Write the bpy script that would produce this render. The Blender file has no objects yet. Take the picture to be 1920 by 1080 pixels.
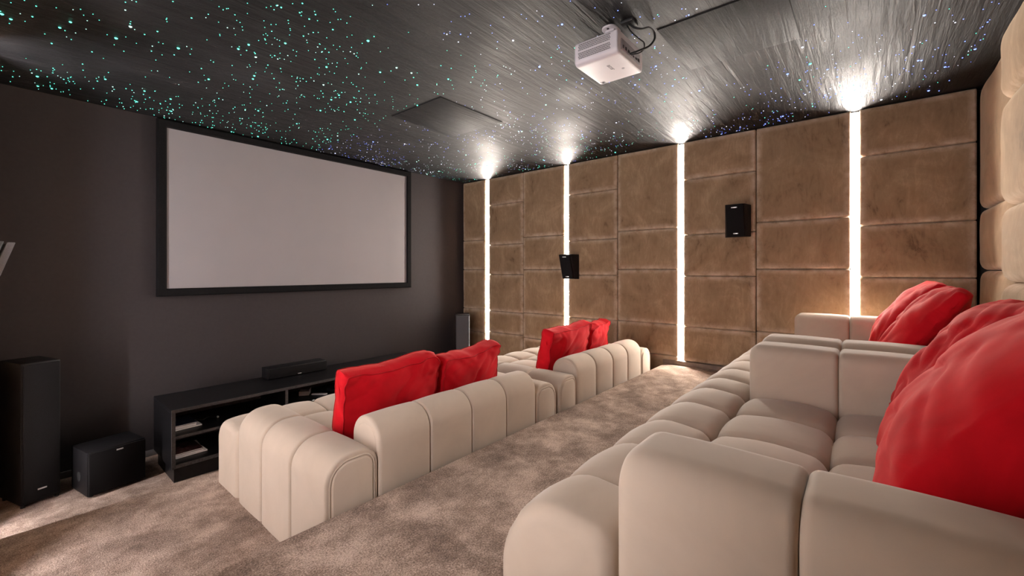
import bpy, bmesh, math, random
from mathutils import Vector, Matrix, noise

R = random.Random(7)
PI = math.pi
ZC = 1.68            # eye height above the lowest floor
CEIL = 3.08
L1, L2 = 0.32, 0.64  # the two carpeted tiers
Y1, Y2 = 3.394, 1.745
XB = 4.76            # face of the right-hand wall padding
XL = -0.14           # face of the left-hand wall padding
YF = 4.984           # screen wall
YB = -0.80           # back wall behind its padding
scene = bpy.context.scene
COL = scene.collection

# ------------------------------------------------------------------ helpers
def link(name, me, mat=None, parent=None):
    o = bpy.data.objects.new(name, me)
    COL.objects.link(o)
    if mat is not None and me is not None:
        for m in (mat if isinstance(mat, (list, tuple)) else [mat]):
            me.materials.append(m)
    if parent is not None:
        o.parent = parent
    return o

def obj(name, bm, mat, parent=None, smooth=35, off=None):
    """one mesh object; off: shift the mesh by -off (world-built part of a thing)"""
    if off is not None:
        bmesh.ops.translate(bm, verts=bm.verts, vec=-Vector(off))
    bmesh.ops.recalc_face_normals(bm, faces=bm.faces)
    me = bpy.data.meshes.new(name)
    bm.to_mesh(me); bm.free()
    if smooth:
        for p in me.polygons: p.use_smooth = True
        me.set_sharp_from_angle(angle=math.radians(smooth))
    return link(name, me, mat, parent)

def tag(o, label, cat, group=None):
    o['label'] = label; o['category'] = cat
    if group: o['group'] = group
    return o

def thing(name, label, cat, loc, rotz=0.0, group=None, rot=None):
    o = bpy.data.objects.new(name, None); COL.objects.link(o)
    o.empty_display_size = 0.1
    o.location = loc
    o.rotation_euler = rot if rot else (0, 0, rotz)
    return tag(o, label, cat, group)

def struct(name, bm, mat, parent=None, smooth=35):
    o = obj(name, bm, mat, parent, smooth)
    if parent is None: o['kind'] = 'structure'
    return o

def box(bm, x0, x1, y0, y1, z0, z1, bev=0.0, seg=2):
    r = bmesh.ops.create_cube(bm, size=1.0)
    vs = r['verts']
    for v in vs:
        v.co = Vector(((x0+x1)/2 + v.co.x*(x1-x0), (y0+y1)/2 + v.co.y*(y1-y0), (z0+z1)/2 + v.co.z*(z1-z0)))
    if bev > 0:
        es = list({e for v in vs for e in v.link_edges})
        bmesh.ops.bevel(bm, geom=es, offset=bev, segments=seg, profile=0.5, affect='EDGES')
    return bm

def nbox(*a, **k):
    return box(bmesh.new(), *a, **k)

def rpoly(pts, radii, seg=8):
    """CCW polygon with rounded corners; returns list of 2D points"""
    out = []
    n = len(pts)
    for i in range(n):
        p = Vector(pts[i]); a = Vector(pts[i-1]); b = Vector(pts[(i+1) % n])
        r = radii[i]
        if r <= 1e-6:
            out.append((p.x, p.y)); continue
        d1 = (a-p).normalized(); d2 = (b-p).normalized()
        ang = d1.angle(d2)
        t = r / math.tan(ang/2)
        c = p + (d1+d2).normalized() * (r/math.sin(ang/2))
        s = p + d1*t; e = p + d2*t
        a0 = math.atan2(s.y-c.y, s.x-c.x); a1 = math.atan2(e.y-c.y, e.x-c.x)
        da = a1-a0
        while da > PI: da -= 2*PI
        while da < -PI: da += 2*PI
        for k in range(seg+1):
            q = a0 + da*k/seg
            out.append((c.x + r*math.cos(q), c.y + r*math.sin(q)))
    return out

def densify(pts, step):
    out = []
    n = len(pts)
    for i in range(n):
        a = Vector(pts[i]); b = Vector(pts[(i+1) % n])
        m = max(1, int((b-a).length/step))
        for k in range(m):
            q = a.lerp(b, k/m); out.append((q.x, q.y))
    return out

def inset(pts, e, lock=None):
    """move points inward (CCW) by e; lock(p)->(fx,fy) factors"""
    n = len(pts); out = []
    for i in range(n):
        p = Vector(pts[i]); a = Vector(pts[i-1]); b = Vector(pts[(i+1) % n])
        d1 = (p-a).normalized(); d2 = (b-p).normalized()
        n1 = Vector((-d1.y, d1.x)); n2 = Vector((-d2.y, d2.x))
        m = n1+n2
        if m.length < 1e-6: m = n1
        m.normalize()
        k = max(0.5, m.dot(n1))
        v = m*(e/k)
        if lock:
            f = lock(p); v = Vector((v.x*f[0], v.y*f[1]))
        out.append((p.x+v.x, p.y+v.y))
    return out

def loft(bm, prof, a0, a1, mp, r0=0.03, r1=0.03, bulge=0.0, lock=None, n=6, mid=6):
    """sweep prof along the axis from a0 to a1, edges rounded by r0/r1 and puffed in between"""
    L = a1-a0
    st = []
    for k in range(n+1):
        q = PI/2*k/n
        st.append((r0*(1-math.cos(q)) if r0 else 0.0, r0*(1-math.sin(q))))
    for k in range(1, mid):
        t = r0 + (L-r0-r1)*k/mid; st.append((t, 0.0))
    for k in range(n, -1, -1):
        q = PI/2*k/n
        st.append((L - r1*(1-math.cos(q)), r1*(1-math.sin(q))))
    rings = []
    for t, e in st:
        e2 = e - bulge*math.sin(PI*min(max(t/L, 0), 1))
        pr = inset(prof, e2, lock) if abs(e2) > 1e-7 else prof
        rings.append([bm.verts.new(mp(p[0], p[1], a0+t)) for p in pr])
    m = len(prof)
    for i in range(len(rings)-1):
        for j in range(m):
            A = rings[i]; B = rings[i+1]
            bm.faces.new((A[j], A[(j+1) % m], B[(j+1) % m], B[j]))
    for rg in (rings[0], rings[-1]):
        bm.faces.new(rg)
    return bm

MX = lambda p, q, a: (a, p, q)     # profile in y,z - swept along x
MY = lambda p, q, a: (p, a, q)     # profile in x,z - swept along y
MZ = lambda p, q, a: (p, q, a)     # profile in x,y - swept along z
def floorlock(z0):
    return lambda p: (1.0, 0.0) if p.y < z0+1e-4 else (1.0, 1.0)

def pad(bm, p0, p1, q0, q1, depth, r, cr, dome, mp, wob=0.0, seed=0):
    """upholstered wall pad: rounded rectangle (p,q) growing along a from 0 to depth"""
    prof = rpoly([(p0, q0), (p1, q0), (p1, q1), (p0, q1)], [cr]*4, 5)
    prof = densify(prof, 0.07)
    st = [(0.0, 0.0), (depth-r, 0.0)]
    for k in range(1, 6):
        q = PI/2*k/5
        st.append((depth - r + r*math.sin(q), r*(1-math.cos(q))))
    half = min(p1-p0, q1-q0)/2
    for f in (0.05, 0.11, 0.2, 0.4, 0.65, 0.85):
        st.append((depth + dome*math.sin(PI/2*f), r + (half-r)*f))
    rub_highlight = bm.verts.layers.float.get('rub_highlight') or bm.verts.layers.float.new('rub_highlight')  # rim mask: rub marks plus strip light caught on the pad edges
    rings = []
    pc = ((p0+p1)/2, (q0+q1)/2)
    for a, e in st:
        ring = []
        for p in prof:
            # inset towards the medial rectangle
            hx = (p1-p0)/2; hy = (q1-q0)/2
            fx = (hx-e)/hx if hx > e else 0.001; fy = (hy-e)/hy if hy > e else 0.001
            x = pc[0]+(p[0]-pc[0])*fx; y = pc[1]+(p[1]-pc[1])*fy
            aa = a
            if wob and a > depth*0.4:
                aa += wob*noise.noise(Vector((x*5, y*5, seed)))
            v = bm.verts.new(mp(x, y, aa)); v[rub_highlight] = max(0.0, 1.0 - max(0.0, e-0.012)/0.045)
            ring.append(v)
        rings.append(ring)
    m = len(prof)
    for i in range(len(rings)-1):
        A = rings[i]; B = rings[i+1]
        for j in range(m):
            bm.faces.new((A[j], A[(j+1) % m], B[(j+1) % m], B[j]))
    bm.faces.new(rings[-1])
    return bm

def tube(bm, pts, rad, seg=8, closed=False):
    pts = [Vector(p) for p in pts]; n = len(pts)
    rings = []; prev = None
    for i, p in enumerate(pts):
        if closed: t = pts[(i+1) % n]-pts[i-1]
        else: t = pts[min(i+1, n-1)]-pts[max(i-1, 0)]
        t.normalize()
        if prev is None:
            u = t.cross(Vector((0, 0, 1)))
            if u.length < 1e-3: u = t.cross(Vector((1, 0, 0)))
        else:
            u = prev - t*prev.dot(t)
        u.normalize(); prev = u
        w = t.cross(u)
        rings.append([bm.verts.new(p + (u*math.cos(2*PI*k/seg) + w*math.sin(2*PI*k/seg))*rad) for k in range(seg)])
    for i in range(n if closed else n-1):
        A = rings[i]; B = rings[(i+1) % n]
        for k in range(seg):
            bm.faces.new((A[k], A[(k+1) % seg], B[(k+1) % seg], B[k]))
    if not closed:
        bm.faces.new(rings[0]); bm.faces.new(rings[-1])
    return bm

def spline(pts, n=10):
    pts = [Vector(p) for p in pts]
    P = [pts[0]*2-pts[1]] + pts + [pts[-1]*2-pts[-2]]
    out = []
    for i in range(1, len(P)-2):
        for k in range(n):
            t = k/n
            a, b, c, d = P[i-1], P[i], P[i+1], P[i+2]
            out.append(0.5*((2*b) + (c-a)*t + (2*a-5*b+4*c-d)*t*t + (3*b-a-3*c+d)*t**3))
    out.append(pts[-1])
    return out

def cyl(bm, c, r, h, axis='z', seg=24, r2=None):
    m = bmesh.ops.create_cone(bm, cap_ends=True, segments=seg, radius1=r, radius2=r if r2 is None else r2, depth=h)
    M = Matrix.Identity(4)
    if axis == 'x': M = Matrix.Rotation(PI/2, 4, 'Y')
    if axis == 'y': M = Matrix.Rotation(PI/2, 4, 'X')
    M = Matrix.Translation(c) @ M
    bmesh.ops.transform(bm, matrix=M, verts=m['verts'])
    return bm

# ---------------------------------------------------------------- materials
def mat(name):
    m = bpy.data.materials.new(name); m.use_nodes = True
    nt = m.node_tree
    return m, nt, nt.nodes['Principled BSDF']

def N(nt, t, **kw):
    n = nt.nodes.new(t)
    for k, v in kw.items():
        if k in n.inputs: n.inputs[k].default_value = v
        else: setattr(n, k, v)
    return n

def ramp(nt, fac, stops):
    r = nt.nodes.new('ShaderNodeValToRGB')
    el = r.color_ramp.elements
    while len(el) < len(stops): el.new(0.5)
    for e, (p, c) in zip(el, stops):
        e.position = p; e.color = (*c, 1) if len(c) == 3 else c
    nt.links.new(fac, r.inputs['Fac'])
    return r.outputs['Color']

def coords(nt, scale=(1, 1, 1), kind='Object'):
    tc = nt.nodes.new('ShaderNodeTexCoord'); mp = nt.nodes.new('ShaderNodeMapping')
    mp.inputs['Scale'].default_value = scale
    nt.links.new(tc.outputs[kind], mp.inputs['Vector'])
    return mp.outputs['Vector']

def bump(nt, b, height, strength, dist):
    n = nt.nodes.new('ShaderNodeBump')
    n.inputs['Strength'].default_value = strength; n.inputs['Distance'].default_value = dist
    nt.links.new(height, n.inputs['Height'])
    nt.links.new(n.outputs['Normal'], b.inputs['Normal'])

def simple(name, col, rough=0.6, metal=0.0, var=0.0, scale=30, bmp=0.0, spec=None, sheen=0.0):
    m, nt, b = mat(name)
    b.inputs['Roughness'].default_value = rough; b.inputs['Metallic'].default_value = metal
    if spec is not None: b.inputs['Specular IOR Level'].default_value = spec
    if sheen:
        b.inputs['Sheen Weight'].default_value = sheen; b.inputs['Sheen Roughness'].default_value = 0.4
    nz = N(nt, 'ShaderNodeTexNoise', Scale=scale, Detail=5.0)
    nt.links.new(coords(nt), nz.inputs['Vector'])
    lo = [c*(1-var) for c in col]; hi = [min(1, c*(1+var)) for c in col]
    nt.links.new(ramp(nt, nz.outputs['Fac'], [(0.3, lo), (0.7, hi)]), b.inputs['Base Color'])
    if bmp: bump(nt, b, nz.outputs['Fac'], bmp, 0.01)
    return m

def fabric(name, lo, hi, sheen=0.35, big=2.5, fine=900, fb=0.15, rough=0.85, tint=(1, 1, 1), sr=0.35):
    m, nt, b = mat(name)
    b.inputs['Roughness'].default_value = rough
    b.inputs['Specular IOR Level'].default_value = 0.15
    b.inputs['Sheen Weight'].default_value = sheen
    b.inputs['Sheen Roughness'].default_value = sr
    b.inputs['Sheen Tint'].default_value = (*tint, 1)
    co = coords(nt)
    a = N(nt, 'ShaderNodeTexNoise', Scale=big, Detail=6.0, Roughness=0.6, Distortion=0.6)
    nt.links.new(co, a.inputs['Vector'])
    nt.links.new(ramp(nt, a.outputs['Fac'], [(0.3, lo), (0.7, hi)]), b.inputs['Base Color'])
    f = N(nt, 'ShaderNodeTexNoise', Scale=fine, Detail=2.0)
    nt.links.new(co, f.inputs['Vector'])
    bump(nt, b, f.outputs['Fac'], fb, 0.002)
    return m

M_SOFA = fabric('beige_velvet', (0.43, 0.345, 0.27), (0.50, 0.405, 0.32), sheen=0.2, fb=0.1)
M_RED = fabric('red_velvet', (0.38, 0.002, 0.006), (0.57, 0.004, 0.012), sheen=0.3, big=5, fb=0.12, tint=(1, 0.25, 0.2))
M_REDP = fabric('red_piping', (0.30, 0.002, 0.005), (0.42, 0.004, 0.01), sheen=0.2, big=5, fb=0.12, tint=(1, 0.25, 0.2))

def suede():
    m, nt, b = mat('brown_suede')
    b.inputs['Roughness'].default_value = 0.9
    b.inputs['Specular IOR Level'].default_value = 0.1
    b.inputs['Sheen Weight'].default_value = 0.45
    b.inputs['Sheen Roughness'].default_value = 0.4
    b.inputs['Sheen Tint'].default_value = (1, 0.82, 0.62, 1)
    co = coords(nt)
    a = N(nt, 'ShaderNodeTexNoise', Scale=2.2, Detail=8.0, Roughness=0.62, Distortion=1.2)
    nt.links.new(co, a.inputs['Vector'])
    s = N(nt, 'ShaderNodeTexNoise', Scale=1.0, Detail=6.0, Roughness=0.7, Distortion=2.0)
    nt.links.new(coords(nt, (16, 16, 5)), s.inputs['Vector'])
    mx = N(nt, 'ShaderNodeMix', data_type='FLOAT'); mx.inputs['Factor'].default_value = 0.35
    nt.links.new(a.outputs['Fac'], mx.inputs[2]); nt.links.new(s.outputs['Fac'], mx.inputs[3])
    nt.links.new(ramp(nt, mx.outputs[0], [(0.33, (0.115, 0.070, 0.039)), (0.42, (0.23, 0.147, 0.085)), (0.52, (0.272, 0.177, 0.104)), (0.64, (0.37, 0.25, 0.152))]), b.inputs['Base Color'])
    at = N(nt, 'ShaderNodeAttribute', attribute_name='rub_highlight')
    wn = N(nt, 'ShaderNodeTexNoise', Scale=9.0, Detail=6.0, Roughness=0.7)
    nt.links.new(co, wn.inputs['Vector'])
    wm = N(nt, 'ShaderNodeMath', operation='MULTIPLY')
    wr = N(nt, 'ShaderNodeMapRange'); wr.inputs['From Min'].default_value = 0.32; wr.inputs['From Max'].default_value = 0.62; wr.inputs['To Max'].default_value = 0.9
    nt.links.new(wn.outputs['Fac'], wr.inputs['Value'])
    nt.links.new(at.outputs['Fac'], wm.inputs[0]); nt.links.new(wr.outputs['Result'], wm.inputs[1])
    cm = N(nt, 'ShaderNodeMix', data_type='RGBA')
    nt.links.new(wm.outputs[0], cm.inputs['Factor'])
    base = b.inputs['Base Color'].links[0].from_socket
    nt.links.new(base, cm.inputs[6]); cm.inputs[7].default_value = (0.52, 0.39, 0.29, 1)  # pale rim tint: rubbed pile and edge highlight painted into the colour
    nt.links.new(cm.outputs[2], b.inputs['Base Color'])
    f = N(nt, 'ShaderNodeTexNoise', Scale=300.0, Detail=3.0)
    nt.links.new(co, f.inputs['Vector'])
    bump(nt, b, f.outputs['Fac'], 0.12, 0.003)
    return m
M_SUEDE = suede()

def carpet():
    m, nt, b = mat('brown_carpet')
    b.inputs['Roughness'].default_value = 1.0
    b.inputs['Specular IOR Level'].default_value = 0.05
    b.inputs['Sheen Weight'].default_value = 0.25
    b.inputs['Sheen Tint'].default_value = (1, 0.85, 0.75, 1)
    co = coords(nt)
    a = N(nt, 'ShaderNodeTexNoise', Scale=4.2, Detail=10.0, Roughness=0.74, Distortion=0.15)
    nt.links.new(co, a.inputs['Vector'])
    f = N(nt, 'ShaderNodeTexNoise', Scale=150.0, Detail=3.0, Roughness=0.7)
    nt.links.new(co, f.inputs['Vector'])
    mx = N(nt, 'ShaderNodeMix', data_type='FLOAT'); mx.inputs['Factor'].default_value = 0.48
    nt.links.new(a.outputs['Fac'], mx.inputs[2]); nt.links.new(f.outputs['Fac'], mx.inputs[3])
    nt.links.new(ramp(nt, mx.outputs[0], [(0.40, (0.085, 0.050, 0.035)), (0.5, (0.31, 0.213, 0.16)), (0.59, (0.64, 0.48, 0.385))]), b.inputs['Base Color'])
    bump(nt, b, mx.outputs[0], 0.9, 0.03)
    return m
M_CARPET = carpet()

def ceiling_mat(name, lo, hi, spec=0.28):
    m, nt, b = mat(name)
    b.inputs['Specular IOR Level'].default_value = spec
    a = N(nt, 'ShaderNodeTexNoise', Scale=1.0, Detail=7.0, Roughness=0.6, Distortion=0.8)
    nt.links.new(coords(nt, (1.2, 7, 1)), a.inputs['Vector'])
    c = N(nt, 'ShaderNodeTexNoise', Scale=1.6, Detail=5.0, Distortion=0.5)
    nt.links.new(coords(nt), c.inputs['Vector'])
    mx = N(nt, 'ShaderNodeMix', data_type='FLOAT'); mx.inputs['Factor'].default_value = 0.5
    nt.links.new(a.outputs['Fac'], mx.inputs[2]); nt.links.new(c.outputs['Fac'], mx.inputs[3])
    nt.links.new(ramp(nt, mx.outputs[0], [(0.35, lo), (0.65, hi)]), b.inputs['Base Color'])
    rr = ramp(nt, c.outputs['Fac'], [(0.3, (0.50, 0.50, 0.50)), (0.7, (0.66, 0.66, 0.66))])
    nt.links.new(rr, b.inputs['Roughness'])
    rg = N(nt, 'ShaderNodeTexNoise', Scale=1.0, Detail=4.0, Roughness=0.55, Distortion=0.5)
    nt.links.new(coords(nt, (1.6, 19, 1)), rg.inputs['Vector'])
    hz = N(nt, 'ShaderNodeTexNoise', Scale=1.0, Detail=3.0, Roughness=0.7)
    nt.links.new(coords(nt, (25, 110, 1)), hz.inputs['Vector'])
    hm = N(nt, 'ShaderNodeMath', operation='MULTIPLY_ADD'); hm.inputs[1].default_value = 0.16
    nt.links.new(hz.outputs['Fac'], hm.inputs[0]); nt.links.new(rg.outputs['Fac'], hm.inputs[2])
    bump(nt, b, hm.outputs[0], 0.6, 0.022)
    return m
M_CEIL = ceiling_mat('black_ceiling_paint', (0.004, 0.0037, 0.0038), (0.018, 0.0165, 0.017))
M_HATCH = ceiling_mat('black_hatch_paint', (0.004, 0.0037, 0.0038), (0.014, 0.013, 0.0135), 0.20)
M_WALLK = simple('charcoal_wall_paint', (0.036, 0.0295, 0.0305), 0.8, var=0.06, scale=40, bmp=0.05, spec=0.25)
M_BASE = simple('wall_backing', (0.03, 0.026, 0.022), 0.9, var=0.1)
M_SKIRT = simple('brown_skirting', (0.17, 0.115, 0.085), 0.6, var=0.2, scale=20)
M_SKIRTK = simple('grey_skirting', (0.16, 0.15, 0.15), 0.5, var=0.1)
M_SCREEN = simple('screen_cloth', (0.275, 0.252, 0.265), 0.9, var=0.015, scale=5)
M_FRAME = simple('black_velvet_frame', (0.008, 0.0075, 0.008), 0.9, var=0.2, scale=60, spec=0.08)
M_SPK = simple('black_ash_vinyl', (0.008, 0.007, 0.0075), 0.5, var=0.35, scale=160, bmp=0.1, spec=0.18)
M_SPKG = simple('grey_ash_vinyl', (0.05, 0.047, 0.05), 0.55, var=0.35, scale=160, bmp=0.1)
M_GRILLE = simple('black_grille_cloth', (0.009, 0.008, 0.0082), 0.9, var=0.3, scale=500, bmp=0.2, spec=0.08)
M_GRILLEG = simple('grey_grille_cloth', (0.075, 0.072, 0.078), 0.85, var=0.2, scale=500, bmp=0.2)
M_BADGE = simple('silver_badge', (0.75, 0.73, 0.72), 0.3, metal=0.6, var=0.05)
M_RUB = simple('black_rubber', (0.01, 0.01, 0.01), 0.7, var=0.1)
M_CAB = simple('black_laminate', (0.006, 0.0055, 0.006), 0.35, var=0.3, scale=25, spec=0.22)
M_CABE = simple('scuffed_black_edge', (0.05, 0.045, 0.045), 0.5, var=0.4, scale=60, spec=0.2)
M_PLAST = simple('white_plastic', (0.60, 0.56, 0.575), 0.4, var=0.03, scale=10)
M_PLASTG = simple('grey_plastic', (0.36, 0.34, 0.36), 0.5, var=0.05)
M_DARKP = simple('dark_plastic', (0.012, 0.012, 0.013), 0.4, var=0.1, spec=0.3)
M_LETTER = simple('grey_lettering', (0.30, 0.28, 0.29), 0.5, var=0.02)
M_PAPER = simple('white_paper', (0.85, 0.80, 0.80), 0.7, var=0.1, scale=200)
M_BLUEC = simple('navy_cover', (0.012, 0.014, 0.04), 0.35, var=0.3)
M_ALU = simple('aluminium', (0.7, 0.7, 0.7), 0.4, metal=0.9, var=0.05)
def cover_mat():
    m, nt, b = mat('printed_maroon_cover')
    b.inputs['Roughness'].default_value = 0.4
    v = N(nt, 'ShaderNodeTexVoronoi', Scale=26.0)
    nt.links.new(coords(nt), v.inputs['Vector'])
    nt.links.new(ramp(nt, v.outputs['Distance'], [(0.1, (0.30, 0.20, 0.19)), (0.35, (0.10, 0.035, 0.035)), (0.7, (0.05, 0.018, 0.02))]), b.inputs['Base Color'])
    return m
M_COVER = cover_mat()

def emit(name, col, s):
    m, nt, b = mat(name)
    b.inputs['Base Color'].default_value = (0, 0, 0, 1)
    b.inputs['Emission Color'].default_value = (*col, 1)
    b.inputs['Emission Strength'].default_value = s
    return m
M_LED = emit('warm_white_led', (1.0, 0.92, 0.84), 165.0)
M_LEDL = emit('cool_white_led', (0.98, 0.95, 1.0), 84.0)
M_CHAN = simple('white_channel', (0.85, 0.83, 0.80), 0.6, var=0.02)
STARCOL = {'green': emit('star_green', (0.10, 1.0, 0.66), 2.2), 'mint': emit('star_mint', (0.45, 1.0, 0.85), 1.8),
           'blue': emit('star_blue', (0.16, 0.24, 1.0), 2.2), 'white': emit('star_white', (0.75, 0.8, 1.0), 1.5)}

# ------------------------------------------------------------------ the room
def tier(name, x0, x1, y0, y1, z0, z1, bev):
    bm = bmesh.new()
    prof = rpoly([(y0, z0), (y1, z0), (y1, z1), (y0, z1)], [0, 0, bev, 0], 6)
    m = len(prof)
    A = [bm.verts.new((x0, *p)) for p in prof]; B = [bm.verts.new((x1, *p)) for p in prof]
    for j in range(m): bm.faces.new((A[j], A[(j+1) % m], B[(j+1) % m], B[j]))
    bm.faces.new(A); bm.faces.new(B)
    return struct(name, bm, M_CARPET)
XW0, XW1 = XL-0.10, XB+0.10
struct('floor', nbox(XW0, XW1, Y1-0.05, YF, -0.1, 0.0), M_CARPET)
tier('floor.001', XW0, XW1, Y2-0.05, Y1, -0.1, L1, 0.03)
tier('floor.002', XW0, XW1, YB, Y2, -0.1, L2, 0.03)
struct('wall_front', nbox(XW0-0.1, XW1+0.1, YF, YF+0.1, -0.1, CEIL), M_WALLK)
wR = struct('wall_right', nbox(XW1, XW1+0.1, YB, YF, -0.1, CEIL), M_BASE)
wL = struct('wall_left', nbox(XW0-0.1, XW0, YB, YF, -0.1, CEIL), M_BASE)
wB = struct('wall_back', nbox(XW0-0.1, XW1+0.1, YB-0.1, YB, -0.1, CEIL), M_BASE)
ceil = struct('ceiling', nbox(XW0-0.1, XW1+0.1, YB-0.1, YF+0.1, CEIL, CEIL+0.1), M_CEIL)
struct('baseboard_front', nbox(XW0, XW1, YF-0.014, YF, 0.0, 0.055, bev=0.004), M_SKIRTK)
struct('baseboard_right', nbox(XB-0.012, XW1, -0.66, Y2, L2, L2+0.05, bev=0.005), M_SKIRT)
# ceiling hatches
for (x0, x1, y0, y1) in ((2.44, 3.07, 0.30, 0.93), (2.27, 3.02, 2.63, 3.30)):
    h = obj('access_hatch', nbox(x0, x1, y0, y1, CEIL-0.007, CEIL+0.01, bev=0.0015), M_HATCH, ceil)
    bm = bmesh.new(); g = 0.006
    for a in ((x0-g, x1+g, y0-g, y0), (x0-g, x1+g, y1, y1+g), (x0-g, x0, y0, y1), (x1, x1+g, y0, y1)):
        box(bm, *a, CEIL-0.0015, CEIL+0.01)
    obj('hatch_gap', bm, M_RUB, h)

# wall padding -----------------------------------------------------------
PA = [1.40, 0.47, 0.012, -0.60, -0.95, -1.68]
PB = [1.40, 0.985, 0.385, -0.06, -0.61, -0.93, -1.68]
EDGES = [4.975, 4.466, 3.748, 3.025, 2.30, 1.553, 0.828, 0.068, -0.662]
def floor_z(y):
    return 0.0 if y > Y1 else (L1 if y > Y2 else L2)
def pad_column(wall, ya, yb, rows, mp, depth, zlo, gl, gr, seed):
    zs = [min(r+ZC, CEIL-0.004) for r in rows]
    for k in range(len(zs)-1):
        top, bot = zs[k], zs[k+1]
        if top <= zlo+0.08: break
        b2 = max(bot, zlo)
        if b2 - zlo < 0.10: b2 = zlo
        bm = bmesh.new()
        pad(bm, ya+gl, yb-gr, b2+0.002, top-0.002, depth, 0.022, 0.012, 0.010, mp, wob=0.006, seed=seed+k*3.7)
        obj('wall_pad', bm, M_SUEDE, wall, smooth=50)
        if b2 <= zlo+1e-6: break
strips_r = [4.466, 3.025, 1.553, 0.068]
for i in range(8):
    y1_, y0_ = EDGES[i], EDGES[i+1]
    ledtop = i % 2 == 1     # strip on the y1 side
    # split columns that straddle a tier edge at the lower tier (hidden behind the sofas)
    zlo = min(floor_z(y0_+0.02), floor_z(y1_-0.02))
    if i == 4: zlo = L1
    if zlo == L2: zlo = L2+0.052
    pad_column(wR, y0_, y1_, PA if i % 2 == 0 else PB, lambda p, q, a: (XW1-a, p, q), 0.10, zlo,
               (0.020 if i == 0 else 0.029) if i % 2 == 0 else 0.003, 0.003 if i % 2 == 0 else (0.056 if i == 1 else 0.029), i*11.3)
strips_l = [4.20, 2.68, 1.08]
LE = [4.975, 4.20, 3.44, 2.68, 1.88, 1.08, 0.40, -0.15, -0.64]
for i in range(8):
    y1_, y0_ = LE[i], LE[i+1]
    zlo = min(floor_z(y0_+0.02), floor_z(y1_-0.02))
    pad_column(wL, y0_, y1_, PA if i % 2 == 0 else PB, lambda p, q, a: (XW0+a, p, q), 0.10, zlo,
               0.003 if i % 2 or i == 6 else (0.026 if i == 0 else 0.029), 0.003 if i % 2 == 0 or i == 7 else 0.029, i*7.1+100)
bx = [4.80, 3.78, 2.73, 1.71, 0.69, -0.13]
for i in range(5):
    rows = [1.40, 0.46, 0.0, -0.45, -1.04] if i == 0 else ([1.40, 0.98, 0.37, -0.07, -0.55, -1.04] if i % 2 else PA)
    dep = 0.130 if i == 0 else 0.195
    for k in range(len(rows)-1):
        if rows[k]+ZC <= L2+0.05: break
        bm = bmesh.new()
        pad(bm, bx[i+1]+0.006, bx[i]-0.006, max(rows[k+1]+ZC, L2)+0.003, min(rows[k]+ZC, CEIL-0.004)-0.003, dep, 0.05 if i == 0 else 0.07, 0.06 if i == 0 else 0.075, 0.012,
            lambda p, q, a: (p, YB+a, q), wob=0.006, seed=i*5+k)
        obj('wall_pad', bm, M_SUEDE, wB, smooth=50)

# light strips in the grooves ---------------------------------------------
def strip(x, y, z0, z1, sgn, label, group, g0=0.036, g1=0.036):
    t = thing('light_strip', label, 'light', (x, y, z0), 0, group)
    h = z1-z0
    # sgn = direction the light faces along x
    bm = bmesh.new()
    box(bm, -0.006 if sgn > 0 else -0.004, 0.004 if sgn > 0 else 0.006, -g0+0.002, g1-0.002, 0, h)
    obj('channel', bm, M_CHAN, t, smooth=0)
    bm = bmesh.new()
    prof = rpoly([(-0.012, 0), (0.012, 0), (0.012, 0.009), (-0.012, 0.009)], [0, 0, 0.006, 0.006], 4)
    m = len(prof)
    A = [bm.verts.new((sgn*(0.004+p[1]), p[0], 0.004)) for p in prof]; B = [bm.verts.new((sgn*(0.004+p[1]), p[0], h-0.004)) for p in prof]
    for j in range(m): bm.faces.new((A[j], A[(j+1) % m], B[(j+1) % m], B[j]))
    bm.faces.new(A); bm.faces.new(B)
    obj('diffuser', bm, M_LED if sgn < 0 else M_LEDL, t)
    return t
SD = 0.050
RL = ['glowing vertical light strip at the screen end of the suede wall',
      'glowing vertical light strip partly covered by a small black wall speaker',
      'glowing vertical light strip reaching the carpet between the two rows of sofas',
      'widest glowing vertical light strip, rising behind the back row of sofas']
for y, lb in zip(strips_r, RL):
    strip(XB+SD, y, max(floor_z(y), 0)+0.055, CEIL-0.012, -1, lb, 'light strips in the right wall', 0.056 if y > 4.4 else 0.029, 0.020 if y > 4.4 else 0.029)
for y, lb in zip(strips_l, ['first light strip of the near side wall, by the floor speaker', 'second light strip of the near side wall, by the tilted wall speaker',
                            'third light strip of the near side wall']):
    strip(XL-SD, y, floor_z(y)+0.055, CEIL-0.012, 1, lb, 'light strips in the left wall', 0.029, 0.026 if y > 4.1 else 0.029)

# ceiling stars -------------------------------------------------------------
def star_density(x, y):
    d = 0.55 + 0.9*noise.noise(Vector((x*0.9, y*0.9, 3.1))) + 0.6*noise.noise(Vector((x*2.2, y*2.2, 9.4)))
    if y > 4.2: d += 0.25
    if x > 3.9: d += 0.3
    if x < 1.6 and y > 2.0: d += 0.2
    return d
def star_color(x, y, r):
    n = noise.noise(Vector((x*0.8, y*0.8, 21.0)))
    if x < 2.35 and y > 2.0:
        return 'green' if r < 0.8 else 'mint'
    if 2.35 <= x < 3.3 and y > 2.7:
        return 'blue' if r < 0.55 else 'white'
    if x > 3.9 and y > 1.2:
        return 'white' if r < 0.35 else ('green' if r < 0.65 else ('mint' if r < 0.85 else 'blue'))
    if y < 1.7:
        return 'blue' if r < 0.62 else ('white' if r < 0.9 else 'green')
    return 'mint' if r + n*0.5 < 0.35 else ('white' if r + n*0.5 < 0.8 else 'blue')
stars = []
tries = 0
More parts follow.
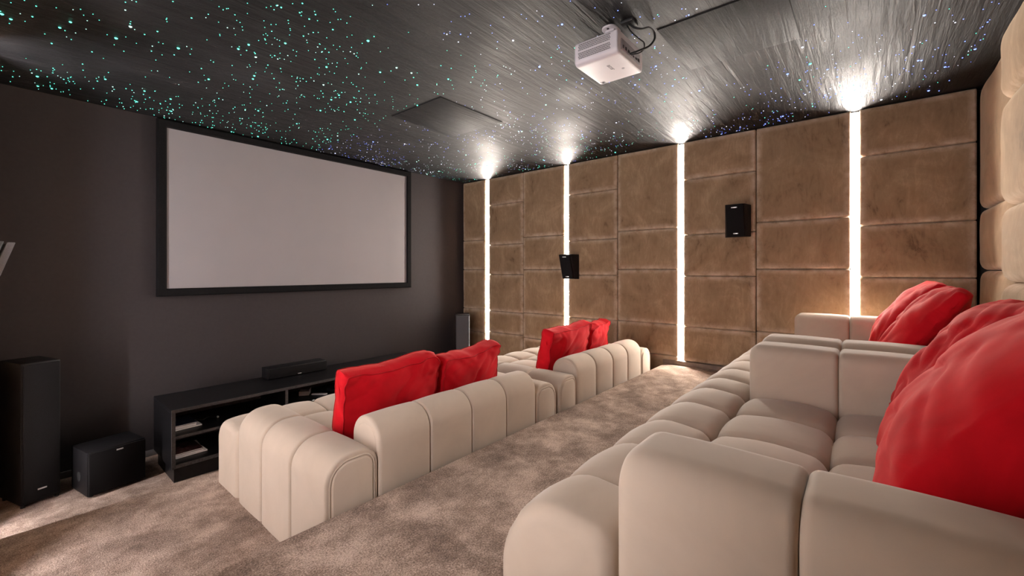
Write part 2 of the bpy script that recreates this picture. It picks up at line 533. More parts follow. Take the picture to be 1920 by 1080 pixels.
while len(stars) < 3000 and tries < 60000:
    tries += 1
    x = R.uniform(XL+0.03, XB-0.02); y = R.uniform(-0.55, YF-0.03)
    if R.random()*1.7 > star_density(x, y): continue
    if any(x0-.02 < x < x1+.02 and y0-.02 < y < y1+.02 for (x0, x1, y0, y1) in ((2.44, 3.07, 0.30, 0.93),)): continue
    r = 0.0023 + 0.0020*R.random()**3
    if R.random() < 0.05: r += 0.0042
    stars.append((x, y, r, star_color(x, y, R.random())))
def size_in_view(s):
    f = 0.7696*s[0] + 0.6386*s[1]; rr = 0.6386*s[0]-0.7696*s[1]
    if f < 0.3: return 0
    u = 960+798*rr/f; v = 507-798*1.4/f
    return s[2]/f if (0 < u < 1920 and 0 < v < 1080) else 0
stars = [s for s in stars if size_in_view(s) > 0 or R.random() < 0.5]
stars.sort(key=size_in_view, reverse=True)
def dome(bm, x, y, r, mi=0, seg=8):
    top = []
    rings = []
    for k in range(3):
        a = PI/2*k/3
        rings.append([bm.verts.new((x+r*math.cos(a)*math.cos(2*PI*j/seg), y+r*math.cos(a)*math.sin(2*PI*j/seg), -r*0.8*math.sin(a))) for j in range(seg)])
    tip = bm.verts.new((x, y, -r*0.8))
    for i in range(2):
        for j in range(seg):
            f = bm.faces.new((rings[i][j], rings[i][(j+1) % seg], rings[i+1][(j+1) % seg], rings[i+1][j])); f.material_index = mi
    for j in range(seg):
        f = bm.faces.new((rings[2][j], rings[2][(j+1) % seg], tip)); f.material_index = mi
for s in stars[:100]:
    bm = bmesh.new(); dome(bm, 0, 0, s[2])
    o = obj('star_light', bm, STARCOL[s[3]], ceil)
    o.location = (s[0], s[1], CEIL)
bm = bmesh.new()
keys = list(STARCOL)
for s in stars[100:]: dome(bm, s[0], s[1], s[2], keys.index(s[3]), seg=6)
o = obj('star_lights', bm, [STARCOL[k] for k in keys], ceil)
o.location = (0, 0, CEIL); o['kind'] = 'stuff'

# -------------------------------------------------------------- screen wall
def screen():
    x0, x1, z0, z1 = 0.915, 3.722, ZC-0.240, ZC+1.387
    fw = 0.072
    t = thing('projector_screen', 'wide grey-white projection screen in a black frame on the dark wall', 'projection screen', ((x0+x1)/2, YF, z0))
    L = t.location
    obj('screen_surface', nbox(x0+fw-0.01, x1-fw+0.01, YF-0.030, YF-0.026, z0+fw-0.01, z1-fw+0.01), M_SCREEN, t, off=L)
    bm = bmesh.new()
    # mitred frame with a bevelled profile
    pr = [(0, 0.0), (0, -0.045), (0.012, -0.055), (fw-0.012, -0.048), (fw, -0.036), (fw, 0.0)]
    cs = [(x0, z0, 1, 1), (x1, z0, -1, 1), (x1, z1, -1, -1), (x0, z1, 1, -1)]
    rings = [[bm.verts.new((cx+sx*p[0], YF+p[1], cz+sz*p[0])) for p in pr] for cx, cz, sx, sz in cs]
    for i in range(4):
        A = rings[i]; B = rings[(i+1) % 4]
        for j in range(len(pr)):
            bm.faces.new((A[j], A[(j+1) % len(pr)], B[(j+1) % len(pr)], B[j]))
    obj('screen_frame', bm, M_FRAME, t, off=L, smooth=20)
screen()

# ------------------------------------------------------------------ speakers
def floor_speaker(loc, rz, label, body, gr):
    t = thing('floor_speaker', label, 'speaker', loc, rz)
    w, d, h = 0.205, 0.33, 1.02
    obj('cabinet', nbox(-w/2, w/2, -d/2+0.012, d/2, 0.02, h, bev=0.005), body, t)
    obj('grille', nbox(-w/2+0.008, w/2-0.008, -d/2-0.006, -d/2+0.011, 0.045, h-0.012, bev=0.006), gr, t)
    b = nbox(-0.024, 0.024, -d/2-0.009, -d/2-0.005, 0.105, 0.115, bev=0.0015)
    obj('badge', b, M_BADGE, t)
    for sx in (-1, 1):
        for sy in (-1, 1):
            bm = bmesh.new(); cyl(bm, (sx*(w/2-0.015), sy*(d/2-0.03), 0.010), 0.012, 0.020, seg=12)
            obj('foot', bm, M_RUB, t)
floor_speaker((0.150, 4.735, 0), math.radians(17), 'tall black floor speaker at the left end of the screen wall', M_SPK, M_GRILLE)
floor_speaker((4.49, 4.70, 0), math.radians(-43), 'tall grey-fronted floor speaker in the far corner by the suede wall', M_SPK, M_GRILLEG)

def subwoofer():
    t = thing('subwoofer', 'squat black subwoofer box on the carpet beside the tall left speaker', 'subwoofer', (0.582, 4.43, 0), math.radians(11))
    w, d, h = 0.345, 0.30, 0.335
    obj('cabinet', nbox(-w/2, w/2, 0.0, d, 0.012, h, bev=0.006), M_SPK, t)
    obj('grille', nbox(-w/2+0.004, w/2-0.004, -0.022, -0.001, 0.02, h-0.006, bev=0.006), M_GRILLE, t)
    obj('badge', nbox(-0.012, 0.028, -0.025, -0.021, h-0.032, h-0.022, bev=0.0015), M_BADGE, t)
    bm = bmesh.new(); cyl(bm, (-w/2, 0.15, 0.13), 0.035, 0.004, 'x', 20)
    obj('port', bm, M_RUB, t)
    for sx in (-1, 1):
        for y in (0.03, d-0.03):
            bm = bmesh.new(); cyl(bm, (sx*(w/2-0.03), y, 0.006), 0.014, 0.012, seg=12)
            obj('foot', bm, M_RUB, t)
subwoofer()

def wall_speaker(loc, rz, label, body, badges=True):
    """local: +x away from the wall, wedge deeper at the top"""
    t = thing('wall_speaker', label, 'speaker', loc, rz)
    h = 0.315
    def frustum(x0t, x0b, x1t, x1b, w0, w1, z0, z1):
        bm = bmesh.new()
        A = [bm.verts.new(p) for p in ((x0b, -w0, z0), (x0b, w0, z0), (x0t, w0, z1), (x0t, -w0, z1))]
        B = [bm.verts.new(p) for p in ((x1b, -w1, z0), (x1b, w1, z0), (x1t, w1, z1), (x1t, -w1, z1))]
        for j in range(4): bm.faces.new((A[j], A[(j+1) % 4], B[(j+1) % 4], B[j]))
        bm.faces.new(A); bm.faces.new(B)
        bmesh.ops.bevel(bm, geom=list(bm.edges), offset=0.004, segments=2, profile=0.5, affect='EDGES')
        return bm
    obj('cabinet', frustum(0.0, 0.0, 0.145, 0.055, 0.118, 0.085, 0, h), body, t)
    obj('bracket', nbox(-0.015, 0.004, -0.03, 0.03, 0.08, 0.22), M_RUB, t)
    g = frustum(0.153, 0.063, 0.178, 0.088, 0.082, 0.078, 0.004, h-0.004)
    obj('grille', g, M_GRILLE if body is M_SPK else M_GRILLEG, t)
    obj('grille_spacer', frustum(0.143, 0.053, 0.155, 0.065, 0.072, 0.072, 0.012, h-0.012), M_RUB, t)
    if badges:
        sl = (0.178-0.088)/(h-0.008)
        for z, hw in ((0.030, 0.022), (h-0.035, 0.026)):
            x = 0.088 + sl*(z-0.004)
            obj('badge', nbox(x-0.001, x+0.003, -hw, hw, z-0.005, z+0.005, bev=0.001), M_BADGE, t)
wall_speaker((XB-0.010, 2.94, ZC-0.11), PI, 'small black wall speaker mounted across the second light strip', M_SPK)
wall_speaker((XB-0.010, 0.985, ZC+0.335), PI, 'small black wall speaker high on the suede wall between two light strips', M_SPK)
wall_speaker((XL+0.010, 3.02, ZC-0.185), 0, 'grey wedge-shaped wall speaker cut off by the left edge', M_SPKG, badges=False)

# ------------------------------------------------------------- media cabinet
CX0, CX1, CY0, CY1 = 0.862, 3.472, 4.18, 4.78
def media_cabinet():
    t = thing('media_cabinet', 'long low black open-shelf media cabinet under the projection screen', 'cabinet', ((CX0+CX1)/2, (CY0+CY1)/2, 0))
    L = t.location
    th = 0.026
    def panel(name, *a):
        bm = nbox(*a, bev=0.0015, seg=1)
        o = obj(name, bm, [M_CAB, M_CABE], t, off=L, smooth=0)
        for p in o.data.polygons:
            if p.normal.y < -0.5: p.material_index = 1
        return o
    panel('top', CX0, CX1, CY0, CY1, 0.555, 0.581)
    panel('side_panel', CX0, CX0+th, CY0, CY1, 0.115, 0.555)
    panel('side_panel', CX1-th, CX1, CY0, CY1, 0.115, 0.555)
    xs = [CX0+th, CX0+0.865, CX0+1.735, CX1-th]
    panel('divider', xs[1]-th/2, xs[1]+th/2, CY0+0.002, CY1, 0.145, 0.555)
    panel('divider', xs[2]-th/2, xs[2]+th/2, CY0+0.002, CY1, 0.145, 0.555)
    panel('bottom_panel', CX0+th, CX1-th, CY0, CY1, 0.115, 0.145)
    panel('back_panel', CX0+th, CX1-th, CY1-0.012, CY1, 0.145, 0.555)
    for i in range(3):
        panel('shelf', xs[i]+(0 if i == 0 else th/2), xs[i+1]-(0 if i == 2 else th/2), CY0+0.006, CY1-0.012, 0.344, 0.368)
    bm = nbox(CX0+0.02, CX1-0.02, CY0+0.02, CY1-0.05, 0.0, 0.115)
    obj('plinth', bm, M_CAB, t, off=L, smooth=0)
media_cabinet()

def center_speaker():
    t = thing('center_speaker', 'long black centre speaker lying on top of the media cabinet', 'speaker', (2.02, 4.68, 0.582))
    w, d, h = 0.60, 0.17, 0.105
    obj('cabinet', nbox(-w/2, w/2, -d/2, d/2, 0.002, h, bev=0.004), M_SPK, t)
    obj('grille', nbox(-w/2+0.006, w/2-0.006, -d/2-0.016, -d/2-0.001, 0.006, h-0.006, bev=0.004), M_GRILLE, t)
    obj('badge', nbox(-0.018, 0.018, -d/2-0.019, -d/2-0.015, 0.014, 0.021, bev=0.001), M_BADGE, t)
center_speaker()

SH, BT = 0.3695, 0.1465   # shelf and bottom-panel surfaces
def magazine(name, loc, w, d, h, rz, cover, label, group, cat='magazine'):
    t = thing(name, label, cat, loc, rz, group)
    bm = nbox(-w/2+0.002, w/2-0.003, -d/2+0.003, d/2-0.003, 0.0012, h-0.0012)
    obj('pages', bm, M_PAPER, t, smooth=0)
    bm = bmesh.new()
    box(bm, -w/2, w/2, -d/2, d/2, h-0.0012, h); box(bm, -w/2, w/2, -d/2, d/2, 0, 0.0012); box(bm, -w/2, -w/2+0.002, -d/2, d/2, 0.0012, h-0.0012)
    obj('cover', bm, cover, t, smooth=0)
    return t
gm = 'magazines in the left compartment'
magazine('magazine', (0.995, 4.46, SH), 0.20, 0.27, 0.008, 0.05, M_PAPER, 'flat white booklet at the bottom of the upper-shelf stack', gm)
magazine('magazine', (0.985, 4.46, SH+0.0085), 0.165, 0.24, 0.018, -0.03, M_PAPER, 'thick white-edged magazine in the middle of the upper-shelf stack', gm)
magazine('magazine', (0.982, 4.47, SH+0.027), 0.175, 0.25, 0.007, 0.02, M_BLUEC, 'dark blue magazine on top of the upper-shelf stack', gm)
magazine('magazine', (1.018, 4.455, BT), 0.22, 0.29, 0.008, 0.06, M_PAPER, 'white brochure at the bottom of the lower-shelf stack', gm)
magazine('magazine', (1.013, 4.46, BT+0.0085), 0.21, 0.28, 0.014, -0.05, M_PAPER, 'pale magazine under the maroon patterned one', gm)
magazine('magazine', (1.003, 4.46, BT+0.023), 0.20, 0.275, 0.010, 0.02, M_COVER, 'maroon patterned magazine on top of the lower-shelf stack', gm)
bm = bmesh.new(); tube(bm, spline([(1.10, 4.52, SH+0.005), (1.14, 4.46, SH+0.005), (1.19, 4.50, SH+0.005), (1.24, 4.44, SH+0.006)], 8), 0.004, 6)
t = thing('cable', 'short black cable with a bright plug beside the upper magazines', 'cable', (1.10, 4.52, SH)); obj('lead', bm, M_RUB, t, off=t.location)
bm = bmesh.new(); cyl(bm, (1.243, 4.436, SH+0.009), 0.008, 0.02, 'y', 10); obj('plug', bm, M_BADGE, t, off=t.location)

t = thing('small_carton', 'small white carton on the middle shelf of the media cabinet', 'box', (2.065, 4.56, SH), math.radians(-35))
obj('carton_body', nbox(-0.048, 0.048, -0.05, 0.05, 0, 0.042, bev=0.0015), M_PLAST, t, smooth=0)
obj('lid_flap', nbox(0.049, 0.0515, -0.05, 0.05, 0.01, 0.056, bev=0.0008), M_PLAST, t, smooth=0)
t = thing('remote_control', 'slim white remote control lying beside the small carton', 'remote', (2.155, 4.425, SH), math.radians(-52))
obj('remote_body', nbox(-0.078, 0.078, -0.019, 0.019, 0, 0.016, bev=0.006, seg=3), M_PLAST, t)
bm = bmesh.new()
for k in range(5):
    for j in (-1, 0, 1): cyl(bm, (-0.05+k*0.022, j*0.010, 0.0165), 0.0034, 0.002, seg=8)
obj('buttons', bm, M_PLASTG, t)
t = tag(obj('usb_stick', nbox(-0.016, 0.016, -0.007, 0.007, 0, 0.008, bev=0.002), M_BADGE), 'tiny silver stick near the front edge of the middle shelf', 'usb stick')
t.location = (2.02, 4.275, SH); t.rotation_euler = (0, 0, 0.4)
t = thing('media_box', 'small black set-top box on the middle shelf behind the red cushion', 'set-top box', (2.37, 4.46, SH), 0.1)
obj('case', nbox(-0.09, 0.09, -0.07, 0.07, 0.003, 0.035, bev=0.006), M_DARKP, t)
obj('front_strip', nbox(-0.07, 0.07, -0.0715, -0.069, 0.014, 0.022), M_PLASTG, t)
t = thing('receiver', 'black audio receiver in the lower middle compartment of the cabinet', 'receiver', (2.12, 4.44, BT))
obj('case', nbox(-0.215, 0.215, -0.15, 0.17, 0.010, 0.142, bev=0.004), M_DARKP, t)
obj('front_panel', nbox(-0.218, 0.218, -0.165, -0.151, 0.008, 0.144, bev=0.003), M_SPK, t)
obj('display', nbox(-0.10, 0.07, -0.1665, -0.1645, 0.075, 0.115), M_RUB, t)
for x in (-0.165, 0.145):
    bm = bmesh.new(); cyl(bm, (x, -0.176, 0.09), 0.024, 0.022, 'y', 24); obj('knob', bm, M_PLASTG if x > 0 else M_DARKP, t)
for x in (-0.17, 0.17):
    bm = bmesh.new(); cyl(bm, (x, -0.10, 0.005), 0.018, 0.010, seg=12); obj('foot', bm, M_RUB, t)

# ---------------------------------------------------------------- projector
def projector():
    x0, x1, y0, y1 = 2.165, 2.508, 1.045, 1.325
    zb, zt = ZC+1.20, ZC+1.335
    t = thing('projector', 'white projector hanging upside down from the starry ceiling', 'projector', ((x0+x1)/2, (y0+y1)/2, zb))
    L = t.location
    bm = bmesh.new()
    prof = rpoly([(x0, zb), (x1, zb), (x1, zt), (x0, zt)], [0.035, 0.03, 0.02, 0.02], 8)
    loft(bm, prof, y0, y1, MY, r0=0.010, r1=0.02, n=4, mid=2)
    body = obj('body', bm, M_PLAST, t, off=L, smooth=40)
    # vent grille on the side facing the room: two fields of slanted holes
    bm = bmesh.new()
    for r in range(9):
        z = zb+0.036 + r*0.0098
        if r == 4: continue
        nrow = 26
        for k in range(nrow):
            y = y0+0.045 + k*0.0078 + (0.0039 if r % 2 else 0)
            a = bm.verts.new((x0-0.0006, y-0.0024, z-0.0034)); b = bm.verts.new((x0-0.0006, y+0.0020, z-0.0034))
            c = bm.verts.new((x0-0.0006, y+0.0030, z+0.0034)); d = bm.verts.new((x0-0.0006, y-0.0014, z+0.0034))
            f = bm.faces.new((a, b, c, d))
    bmesh.ops.solidify(bm, geom=bm.faces, thickness=0.002)
    obj('vent_holes', bm, M_DARKP, t, off=L, smooth=0)
    # rear panel with sockets
    obj('rear_panel', nbox(x0+0.045, x1-0.045, y0-0.003, y0+0.004, zb+0.03, zb+0.095, bev=0.002), M_PLASTG, t, off=L)
    for k, (w, h) in enumerate(((0.012, 0.018), (0.012, 0.018), (0.02, 0.016), (0.014, 0.008), (0.010, 0.010), (0.018, 0.012), (0.02, 0.018))):
        x = x0+0.062+k*0.034
        obj('socket', nbox(x, x+w, y0-0.005, y0-0.002, zb+0.045, zb+0.045+h), M_DARKP, t, off=L, smooth=0)
    # lens barrel toward the screen
    bm = bmesh.new(); cyl(bm, (x0+0.09, y1+0.004, zb+0.07), 0.038, 0.03, 'y', 32)
    ln = obj('lens_barrel', bm, M_PLASTG, t, off=L)
    bm = bmesh.new(); cyl(bm, (x0+0.09, y1+0.020, zb+0.07), 0.029, 0.004, 'y', 32)
    obj('lens', bm, M_DARKP, ln, off=L)
    # underside: recessed catch, foot screw, round sticker
    obj('catch_recess', nbox(x1-0.060, x1-0.024, y1-0.052, y1-0.022, zb-0.0012, zb+0.004), M_PLASTG, t, off=L, smooth=0)
    obj('catch', nbox(x1-0.050, x1-0.034, y1-0.044, y1-0.032, zb-0.003, zb+0.002), M_DARKP, t, off=L, smooth=0)
    bm = bmesh.new(); cyl(bm, (x0+0.20, y0+0.060, zb-0.001), 0.008, 0.004, seg=16)
    obj('foot_screw', bm, M_PLASTG, t, off=L)
    # lettering
    cu = bpy.data.curves.new('lettering', 'FONT'); cu.body = 'acer'; cu.size = 0.042; cu.extrude = 0.0006; cu.align_x = 'CENTER'; cu.align_y = 'CENTER'
    tmp = bpy.data.objects.new('tmp_text', cu); COL.objects.link(tmp)
    dg = bpy.context.evaluated_depsgraph_get(); dg.update()
    me = bpy.data.meshes.new_from_object(tmp.evaluated_get(dg))
    bpy.data.objects.remove(tmp)
    me.transform(Matrix.Translation((x0+0.145-L.x, y0+0.11-L.y, -0.001)) @ Matrix.Rotation(PI, 4, 'X') @ Matrix.Rotation(PI, 4, 'Z') @ Matrix.Rotation(PI, 4, 'Z'))
    me.name = 'lettering'
    link('lettering', me, M_LETTER, t)
    # ceiling bracket
    bm = bmesh.new(); c = (2.232, 1.115)
    prof = rpoly([(c[0]-0.062, c[1]-0.042), (c[0]+0.062, c[1]-0.042), (c[0]+0.062, c[1]+0.042), (c[0]-0.062, c[1]+0.042)], [0.038]*4, 8)
    loft(bm, prof, ZC+1.362, ZC+1.374, MZ, r0=0.003, r1=0.003, n=2, mid=1)
    loft(bm, rpoly([(c[0]-0.028, c[1]-0.03), (c[0]+0.028, c[1]-0.03), (c[0]+0.028, c[1]+0.03), (c[0]-0.028, c[1]+0.03)], [0.01]*4, 3), zt-0.004, ZC+1.363, MZ, r0=0.001, r1=0.001, n=1, mid=1)
    br = obj('mount_bracket', bm, M_PLAST, t, off=L)
    for dx, dy in ((-0.042, 0.0), (0.042, 0.0)):
        obj('screw', cyl(bmesh.new(), (c[0]+dx, c[1]+dy, ZC+1.3615), 0.007, 0.003, seg=12), M_DARKP, br, off=L)
    bm = bmesh.new(); cyl(bm, (c[0], c[1], ZC+1.387), 0.022, 0.027, seg=20)
    obj('mount_rod', bm, M_DARKP, t, off=L)
    # cables to the ceiling outlet are their own things
    Z = lambda z: ZC+z
    def cable(pts, r, label):
        o = tag(obj('cable', tube(bmesh.new(), spline(pts, 10), r, 8), M_RUB), label, 'cable', 'cables behind the projector')
        return o
    cable([(2.262, 1.02, Z(1.385)), (2.245, 0.985, Z(1.345)), (2.27, 0.95, Z(1.335)), (2.345, 0.94, Z(1.372)), (2.405, 0.935, Z(1.372)), (2.415, 0.935, Z(1.335)),
           (2.36, 0.945, Z(1.275)), (2.32, 0.985, Z(1.248)), (2.305, 1.036, Z(1.238))], 0.0058, 'thick black cable looping out wide from ceiling to projector')
    cable([(2.262, 1.035, Z(1.383)), (2.25, 1.0, Z(1.325)), (2.29, 0.97, Z(1.293)), (2.335, 0.965, Z(1.29)), (2.345, 0.97, Z(1.262)), (2.335, 0.99, Z(1.243)), (2.33, 1.036, Z(1.245))],
          0.0036, 'thin black cable in the smaller loop behind the projector')
    bm = bmesh.new()
    box(bm, 2.225, 2.305, 0.985, 1.06, CEIL-0.020, CEIL-0.001, bev=0.006)
    tag(obj('cable_outlet', bm, M_RUB), 'black ceiling outlet where the projector cables come out', 'outlet')
projector()

# -------------------------------------------------------------------- sofas
def sofa(label, x0, W, yb, D, z0, arm_hs, back_h, seat_h, aw, strips, back_d, group, arm_r, front_r):
    """strips: y boundaries measured from the front (0) to the back (D)"""
    t = thing('sofa', label, 'sofa', (x0+W/2, yb+D/2, z0), 0, group)
    ox, oy = -W/2, -D/2
    ys = [oy+D-s for s in strips]          # front -> back
    lk = floorlock(0.0)
    g = 0.0015
    seam = 0.022
    # arms
    for side in (0, 1):
        a0 = ox if side == 0 else ox+W-aw
        arm_h = arm_hs[side]
        rL, rR = (arm_r, arm_r*0.72) if side == 0 else (arm_r*0.72, arm_r)
        bm = bmesh.new()
        prof = rpoly([(a0+g, 0), (a0+aw-g, 0), (a0+aw-g, arm_h), (a0+g, arm_h)], [0, 0, rR, rL], 10)
        prof = densify(prof, 0.06)
        for k in range(1, len(ys)-1):
            yf, yk = ys[k], ys[k+1]
            last = k == len(ys)-2
            loft(bm, prof, yk+(0.012 if last else 0.0), yf, MY, r0=0.012 if last else seam, r1=0.05 if k == 1 else seam, bulge=0.004, lock=lk)
        arm = obj('arm', bm, M_SOFA, t, smooth=60)
        bm = bmesh.new()
        prof = rpoly([(a0+0.030, 0.012), (a0+aw-0.030, 0.012), (a0+aw-0.030, arm_h-0.034), (a0+0.030, arm_h-0.034)], [0.004, 0.004, rR-0.035, rL-0.035], 8)
        loft(bm, prof, ys[-1]+0.004, ys[-1]+0.05, MY, r0=0.010, r1=0.002, n=4, mid=1)
        obj('end_panel', bm, M_SOFA, arm, smooth=60)
        pth = [(p[0], ys[-1]+0.012, p[1]) for p in inset(prof, -0.007) if p[1] > 0.0]
        bm = bmesh.new(); tube(bm, [q for q in pth[pth.index(min(pth, key=lambda q: (q[2], q[0]))):]] , 0.0045, 6) if False else tube(bm, pth, 0.0045, 6, closed=True)
        obj('piping', bm, M_SOFA, arm)
    # back: channelled arch along x
    nb = 4
    bx0, bx1 = ox+aw+0.004, ox+W-aw-0.004
    yk = ys[-1]
    br = min(0.12, back_d*0.46)
    prof = rpoly([(yk+0.006, 0), (yk+back_d, 0), (yk+back_d, back_h), (yk+0.006, back_h)], [0, 0, br, br], 10)
    prof = densify(prof, 0.06)
    bm = bmesh.new()
    for k in range(nb):
        xa = bx0+(bx1-bx0)*k/nb; xb = bx0+(bx1-bx0)*(k+1)/nb
        loft(bm, prof, xa, xb, MX, r0=0.018, r1=0.018, bulge=0.004, lock=lk)
    back = obj('backrest', bm, M_SOFA, t, smooth=60)
    for xe, sg in ((bx0, -1), (bx1, 1)):
        pr2 = rpoly([(yk+0.034, 0.2), (yk+back_d-0.03, 0.2), (yk+back_d-0.03, back_h-0.034), (yk+0.034, back_h-0.034)], [0.004, 0.004, br-0.03, br-0.03], 8)
        bm = bmesh.new()
        if sg < 0: loft(bm, pr2, xe-0.002, xe+0.04, MX, r0=0.008, r1=0.002, n=4, mid=1)
        else: loft(bm, pr2, xe-0.04, xe+0.002, MX, r0=0.002, r1=0.008, n=4, mid=1)
        obj('end_panel', bm, M_SOFA, back, smooth=60)
    # seat: tufted grid of puffed cells
    xs = [ox, ox+aw] + [ox+aw+(W-2*aw)*k/4 for k in range(1, 5)] + [ox+W]
    bm = bmesh.new()
    for k in range(len(ys)-1):
        yf, yk2 = ys[k], ys[k+1]
        if k == len(ys)-2: yk2 = ys[-1]+back_d-0.02
        cols = range(6) if k == 0 else range(1, 5)
        for c in cols:
            if k == 0:
                pr = rpoly([(yk2+g, 0), (yf, 0), (yf, seat_h), (yk2+g, seat_h)], [0, 0, front_r, 0.05], 10)
            else:
                pr = rpoly([(yk2+g, 0.0), (yf-g, 0.0), (yf-g, seat_h), (yk2+g, seat_h)], [0, 0, 0.05, 0.05], 6)
            pr = densify(pr, 0.045)
            pr = [(p[0], p[1]+(0.022*math.sin(PI*(p[0]-yk2)/(yf-yk2)) if p[1] > seat_h-0.06 else 0)) for p in pr]
            loft(bm, pr, xs[c]+g, xs[c+1]-g, MX, r0=0.04, r1=0.04, bulge=0.014, lock=lk)
    obj('seat', bm, M_SOFA, t, smooth=60)
    return t
FS = [0, 0.36, 0.72, 1.08, 1.44]
gF, gB = 'front row sofas', 'back row sofas'
sofa('beige channel-tufted sofa at the left end of the front row', 0.90, 1.80, 1.790, 1.44, L1, (0.53, 0.53), 0.63, 0.385, 0.265, FS, 0.255, gF, 0.125, 0.10)
sofa('beige channel-tufted front row sofa beside the suede wall', 2.73, 1.81, 1.790, 1.44, L1, (0.53, 0.53), 0.63, 0.385, 0.265, FS, 0.255, gF, 0.125, 0.10)
BS = [0, 0.36, 0.73, 1.09, 1.40]
sofa('pale beige back row sofa nearest the camera with a high rounded arm', 0.93, 1.80, -0.575, 1.40, L2, (0.605, 0.655), 0.60, 0.385, 0.265, BS, 0.22, gB, 0.09, 0.20)
sofa('beige back row sofa farther away against the suede wall', 2.765, 1.80, -0.575, 1.40, L2, (0.66, 0.67), 0.60, 0.385, 0.265, BS, 0.22, gB, 0.09, 0.20)

# ------------------------------------------------------------------ cushions
def cushion(label, loc, rot, W, H, te, puff, seed, group, droop=0.0, wr=0.008, piped=True):
    """local x width, z height, y thickness; origin at the bottom edge centre"""
    t = thing('cushion', label, 'cushion', loc, 0, group, rot=rot)
    def f(u, v, w):
        # u,v,w in [-1,1]; rounded outline with slightly eared corners
        cu = 1-0.035*(1-v*v) ; cv = 1-0.045*(1-u*u)
        k = 0.06
        uu = u*cu*(1-k*abs(u)**3*abs(v)**6*1.2); vv = v*cv*(1-k*abs(v)**3*abs(u)**6*1.2)
        x = W/2*uu; z = H/2*vv
        face = (1-abs(u)**3.0)*(1-abs(v)**3.0)
        y = w*(te/2 + puff*face)
        edge = max(abs(u), abs(v))
        if edge > 0.999:
            b = 0.012*(1-w*w)
            if abs(u) > 0.999: x += math.copysign(b, u)
            if abs(v) > 0.999: z += math.copysign(b, v)
        q = Vector((x*6+seed*3.1, y*7, z*6))
        n1 = noise.noise(q); n2 = noise.noise(Vector((x*17+seed, y*15, z*17)) + Vector((n1, n1, n1))*1.5)
        n3 = noise.noise(Vector((x*5+seed*1.7, 0, z*30+n1*3)))
        e2 = edge**4
        y += (wr*1.2*n1 + wr*0.6*n2*(0.3+e2)) * (1 if w >= 0 else -1)
        cr = 1 - 2.4*abs(noise.noise(Vector((x*4.5+n1*0.6+seed*2.3, z*9.0-x*5.0, seed*0.7))))
        y -= wr*0.75*max(0.0, cr)**2*(1 if w >= 0 else -1)*(1-e2*0.6)
        z += wr*1.3*noise.noise(Vector((x*7+seed, 2.0, seed)))*max(0, v) + wr*0.6*n3*e2
        x += wr*0.6*n2*e2
        z -= droop*max(0, v)*math.cos(PI*u/2)
        return Vector((x, y, z+H/2))
    bm = bmesh.new()
    n = 44; m = 6
    key = {}
    def V(u, v, w):
        k = (round(u*500), round(v*500), round(w*500))
        if k not in key: key[k] = bm.verts.new(f(u, v, w))
        return key[k]
    G = [-1+2*i/n for i in range(n+1)]; T = [-1+2*i/m for i in range(m+1)]
    for i in range(n):
        for j in range(n):
            for w in (-1, 1):
                bm.faces.new((V(G[i], G[j], w), V(G[i+1], G[j], w), V(G[i+1], G[j+1], w), V(G[i], G[j+1], w)))
        for k in range(m):
            for s in (-1, 1):
                bm.faces.new((V(s, G[i], T[k]), V(s, G[i+1], T[k]), V(s, G[i+1], T[k+1]), V(s, G[i], T[k+1])))
                bm.faces.new((V(G[i], s, T[k]), V(G[i+1], s, T[k]), V(G[i+1], s, T[k+1]), V(G[i], s, T[k+1])))
    c = obj('cushion_cover', bm, M_RED, t, smooth=75)
    for w in (-1, 1) if piped else ():
        loop = [(g_, -1) for g_ in G[:-1]] + [(1, g_) for g_ in G[:-1]] + [(-g_, 1) for g_ in G[:-1]] + [(-1, -g_) for g_ in G[:-1]]
        bm = bmesh.new(); tube(bm, [f(u, v, w*1.0) for u, v in loop], 0.0036, 6, closed=True)
        obj('piping', bm, M_REDP, c, smooth=60)
    return t
SF = L1+0.405
gC = 'red cushions on the front row'
ry = lambda d: math.radians(d)
cushion('bright red box cushion at the left end of the front row', (1.49, 2.225, SF-0.005), (ry(13), ry(-2.5), ry(-3)), 0.62, 0.41, 0.13, 0.035, 1, gC, droop=0.02, wr=0.014)
cushion('red box cushion second from the left on the front row', (2.125, 2.225, SF-0.005), (ry(13), ry(-4), ry(2)), 0.57, 0.39, 0.13, 0.035, 2, gC, droop=0.02, wr=0.014)
cushion('red velvet cushion in front of the second light strip', (3.42, 2.225, SF-0.005), (ry(13), ry(-3), ry(-4)), 0.62, 0.43, 0.13, 0.04, 3, gC, droop=0.02, wr=0.014)
cushion('creased red cushion at the suede wall end of the front row', (3.99, 2.225, SF-0.005), (ry(12), ry(-4), ry(6)), 0.48, 0.40, 0.12, 0.04, 4, gC, wr=0.016)
SB = L2+0.405
gD = 'large red cushions on the back row'
cushion('largest red cushion, nearest the camera on the back row', (1.565, -0.075, SB-0.005), (ry(37), 0, ry(-2)), 0.66, 0.585, 0.14, 0.070, 5, gD, wr=0.012, piped=False)
cushion('creased red cushion just beyond the nearest large one', (2.17, -0.12, SB-0.005), (ry(34), 0, ry(1)), 0.52, 0.585, 0.09, 0.080, 6, gD, wr=0.018, piped=False)
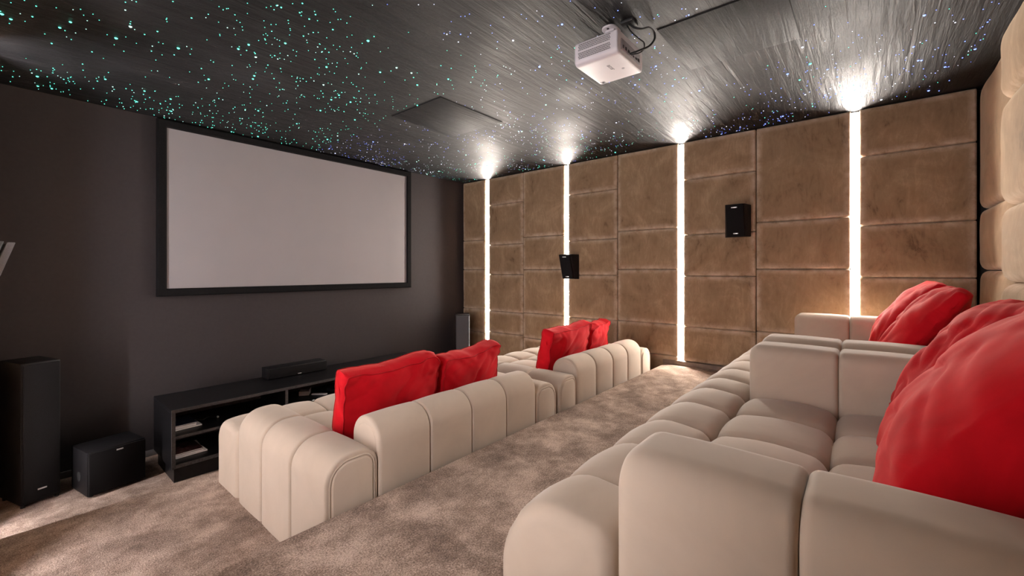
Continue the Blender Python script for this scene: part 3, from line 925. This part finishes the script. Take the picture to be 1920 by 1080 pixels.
cushion('red cushion against the near arm of the farther back row sofa', (3.345, -0.06, SB-0.005), (ry(34), 0, ry(-2)), 0.58, 0.60, 0.07, 0.080, 7, gD, wr=0.014, piped=False)
cushion('farthest red cushion of the back row, by the suede wall', (3.97, -0.035, SB-0.005), (ry(34), 0, ry(1)), 0.58, 0.62, 0.07, 0.080, 8, gD, wr=0.014, piped=False)

# let every cushion rest on its seat and against its backrest
from mathutils.bvhtree import BVHTree
def tree(os):
    vs, ps = [], []
    for o in os:
        b = len(vs); M = o.matrix_world
        vs += [M @ v.co for v in o.data.vertices]; ps += [tuple(b+i for i in p.vertices) for p in o.data.polygons]
    return BVHTree.FromPolygons(vs, ps)
bpy.context.view_layer.update()
kids = lambda t: [c for c in t.children] + [g for c in t.children for g in c.children]
sofas = [o for o in COL.objects if o.name.startswith('sofa') and o.parent is None]
trees = [(tree([c for c in s.children if c.name.startswith('seat')]), tree([c for c in kids(s) if not c.name.startswith('seat')])) for s in sofas]
for c in [o for o in COL.objects if o.type == 'EMPTY' and o.name.startswith('cushion')]:
    for step in range(80):
        bpy.context.view_layer.update()
        b = tree(kids(c)); mv = Vector()
        for st, bk in trees:
            if b.overlap(st): mv.z = 0.004
            if b.overlap(bk): mv.y = 0.004
        if mv.length == 0: break
        c.location += mv
    if 0: print('SETTLE', c.name, step, tuple(round(v, 3) for v in c.location))

# -------------------------------------------------------------- camera, look
cam = bpy.data.cameras.new('camera'); co = bpy.data.objects.new('camera', cam); COL.objects.link(co)
cam.sensor_width = 36; cam.lens = 36*798/1920
cam.shift_y = -33/1920; cam.clip_start = 0.02
co.location = (0, 0, ZC); co.rotation_euler = (PI/2, 0, math.radians(-50.32))
scene.camera = co
w = bpy.data.worlds.new('world'); scene.world = w; w.use_nodes = True
w.node_tree.nodes['Background'].inputs['Color'].default_value = (0.02, 0.02, 0.022, 1)
vs = scene.view_settings
vs.view_transform = 'Standard'; vs.look = 'None'; vs.gamma = 1; vs.use_curve_mapping = False
vs.exposure = 1.0
scene.cycles.use_denoising = True
scene.cycles.max_bounces = 8; scene.cycles.diffuse_bounces = 6
scene.cycles.sample_clamp_indirect = 8
